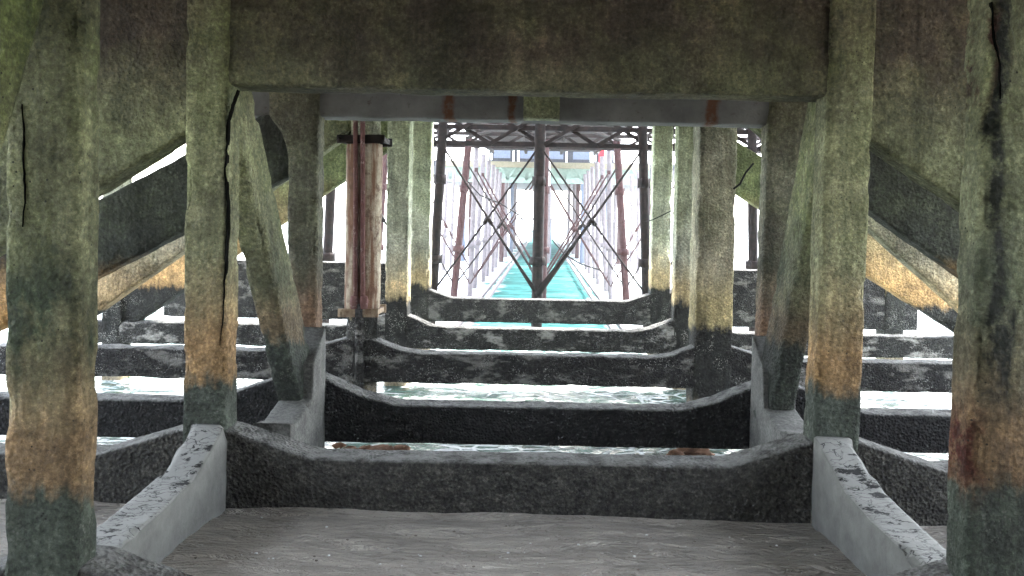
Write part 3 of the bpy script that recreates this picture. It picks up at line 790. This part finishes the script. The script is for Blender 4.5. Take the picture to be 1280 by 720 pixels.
# brown weed clumps at the water's edge
for (px, py, sx, lab) in ((452, 561, .42, 'brown weedy stone pile at the water edge, left end of the black beam'), (880, 572, .3, 'brown weedy stone pile at the water edge, right end of the black beam')):
    p = at(px, py, 7.55); mb = MB(); rnd = random.Random(px)
    for k in range(26):
        c = Vector((p.x + rnd.uniform(-sx, sx), 7.55 + rnd.uniform(-.25, .3), ZW + rnd.uniform(-.06, .05)))
        r_ = rnd.uniform(.05, .11); vv = []; 
        for i in range(5):
            e = -1.2 + i * .6
            for j in range(8):
                a_ = j * .785; d = Vector((math.cos(e) * math.cos(a_) * 1.4, math.cos(e) * math.sin(a_), math.sin(e) * .6))
                vv.append(c + d * r_ * (1 + .45 * noise.noise((c + d) * 3)))
        ff = [(i * 8 + j, i * 8 + (j + 1) % 8, (i + 1) * 8 + (j + 1) % 8, (i + 1) * 8 + j) for i in range(4) for j in range(8)] + [tuple(range(32, 40))]
        mb.add(vv, ff, 0, True)
    o = mb.build('weed_stones', mat_iron('brown weed', (.07, .035, .02), (.18, .1, .06), (.3, .22, .15))); origin_to(o, (p.x, 7.55, ZW))
    tag(o, lab, 'stones')

# ------------------------------------------------------------------ sea
def mat_water():
    n = NT('sea water')
    X, Y, Z = n.xyz()
    deep = n.rng(Y, 10, 17)
    c = n.mix(deep, (.07, .125, .1), (.04, .135, .122))
    c = n.mix(1.0, c, n.ramp(n.noise(1.0, 5, .65, n.vmul(n.pos, (.8, 1.6, 1)), .8), [(.32, .45), (.5, 1.0), (.66, 1.9)]), 'MULTIPLY')
    w1 = n.noise(1.0, 4, .55, n.vmul(n.pos, (1.1, 2.2, 1)), .6)
    w2 = n.noise(1.0, 4, .6, n.vmul(n.pos, (4, 8, 1)), .6)
    h = n.math('ADD', n.math('MULTIPLY', w1, 1.0), n.math('MULTIPLY', w2, .35))
    # foam lace in the shallows
    cell = n.voro(1.0, 'DISTANCE_TO_EDGE', n.vmul(n.pos, (3.0, 4.6, 1)))
    foam_and_glare = n.math('MULTIPLY', n.rng(cell, .1, .03), n.rng(n.noise(1.0, 5, .65, n.vmul(n.pos, (1.2, 2.6, 1)), 1.0), .44, .58))
    patch = n.rng(n.noise(1.0, 6, .68, n.vmul(n.pos, (1.5, 4.4, 1)), 1.2), .545, .60)
    foam_and_glare = n.math('MAXIMUM', foam_and_glare, patch)
    foam_and_glare = n.math('MULTIPLY', foam_and_glare, n.rng(Y, 16, 11))
    # sky reflection painted as ragged white on the water beside the channel
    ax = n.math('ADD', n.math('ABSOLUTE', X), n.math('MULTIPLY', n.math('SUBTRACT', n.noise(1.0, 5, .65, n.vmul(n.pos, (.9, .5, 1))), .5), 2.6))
    sky_glare = n.math('MULTIPLY', n.rng(ax, 1.6, 2.2), n.rng(Y, 13, 15))
    foam_and_glare = n.math('MAXIMUM', foam_and_glare, n.math('MULTIPLY', sky_glare, n.rng(n.noise(1.0, 5, .7, n.vmul(n.pos, (1.2, 2, 1))), .38, .5)))
    c = n.mix(foam_and_glare, c, (.7, .73, .73))
    rough = n.rng(foam_and_glare, 0, 1, .07, .7)
    return n.out(c, n.math('ADD', rough, n.math('MULTIPLY', deep, .1)), n.bump(h, .9, .4), spec=n.rng(deep, 0, 1, .12, .0))
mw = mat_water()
ysw = [6.6 + .2 * i for i in range(48)] + [17, 19, 22, 26, 32, 40, 60, 100, 300, 1000, 4000]
xsw = [-4000, -800, -200, -60, -20] + [-10 + .25 * i for i in range(81)] + [20, 60, 200, 800, 4000]
v = []
for y in ysw:
    for x in xsw:
        z = ZW
        if 6.6 < y < 20 and abs(x) < 12: z += .03 * noise.noise(Vector((x * .9, y * 1.8, 0))) + .015 * noise.noise(Vector((x * 2.2, y * 4, 3)))
        v.append((x, y, z))
m_ = len(xsw)
f = [(j * m_ + i, j * m_ + i + 1, (j + 1) * m_ + i + 1, (j + 1) * m_ + i) for j in range(len(ysw) - 1) for i in range(m_ - 1)]
me = bpy.data.meshes.new('sea'); me.from_pydata(v, [], f); me.update(); me.polygons.foreach_set('use_smooth', [True] * len(f))
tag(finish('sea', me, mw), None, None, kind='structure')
# seabed and beach out to the horizon
n = NT('seabed'); 
me = bpy.data.meshes.new('ground'); me.from_pydata([(-4000, -4000, -4.2), (4000, -4000, -4.2), (4000, 4000, -4.2), (-4000, 4000, -4.2)], [], [(0, 1, 2, 3)])
tag(finish('ground', me, plain('seabed sand', (.25, .22, .18))), None, None, kind='structure')

# ------------------------------------------------------------------ sea haze
hz = bpy.data.materials.new('sea haze'); hz.use_nodes = True; ht = hz.node_tree
for q in list(ht.nodes):
    if q.type != 'OUTPUT_MATERIAL': ht.nodes.remove(q)
pv = ht.nodes.new('ShaderNodeVolumePrincipled'); pv.inputs['Color'].default_value = (.93, .95, .97, 1); pv.inputs['Density'].default_value = .0013
ht.links.new(pv.outputs[0], ht.nodes['Material Output'].inputs['Volume'])
o = MB().box((0, 0, 2.0), (4200, 4200, 7.5)).build('haze', hz); tag(o, None, None, kind='stuff')

# ------------------------------------------------------------------ light
EL, AZ = rad(52), rad(25)       # sun ahead of the viewer, a little to the right
w = bpy.data.worlds.new('World'); S.world = w; w.use_nodes = True
t = w.node_tree; sky = t.nodes.new('ShaderNodeTexSky'); sky.sky_type = 'NISHITA'
sky.sun_disc = False; sky.sun_elevation = EL; sky.sun_rotation = AZ
sky.air_density = 1.0; sky.dust_density = 1.5; sky.ozone_density = 1.0
hs = t.nodes.new('ShaderNodeHueSaturation'); hs.inputs['Saturation'].default_value = .4
t.links.new(sky.outputs[0], hs.inputs['Color']); t.links.new(hs.outputs[0], t.nodes['Background'].inputs[0]); t.nodes['Background'].inputs[1].default_value = .14
sd = bpy.data.lights.new('sun', 'SUN'); sd.energy = 1.5; sd.angle = rad(12); sd.color = (1, .95, .88)
so = bpy.data.objects.new('sun', sd); COL.objects.link(so)
dirv = Vector((math.sin(AZ) * math.cos(EL), math.cos(AZ) * math.cos(EL), math.sin(EL)))
so.rotation_euler = dirv.to_track_quat('Z', 'Y').to_euler()

S.view_settings.view_transform = 'Standard'; S.view_settings.look = 'None'
S.view_settings.gamma = 1; S.view_settings.use_curve_mapping = False
S.view_settings.exposure = 4.7
S.cycles.use_denoising = True
S.cycles.max_bounces = 10; S.cycles.diffuse_bounces = 6; S.cycles.sample_clamp_indirect = 8
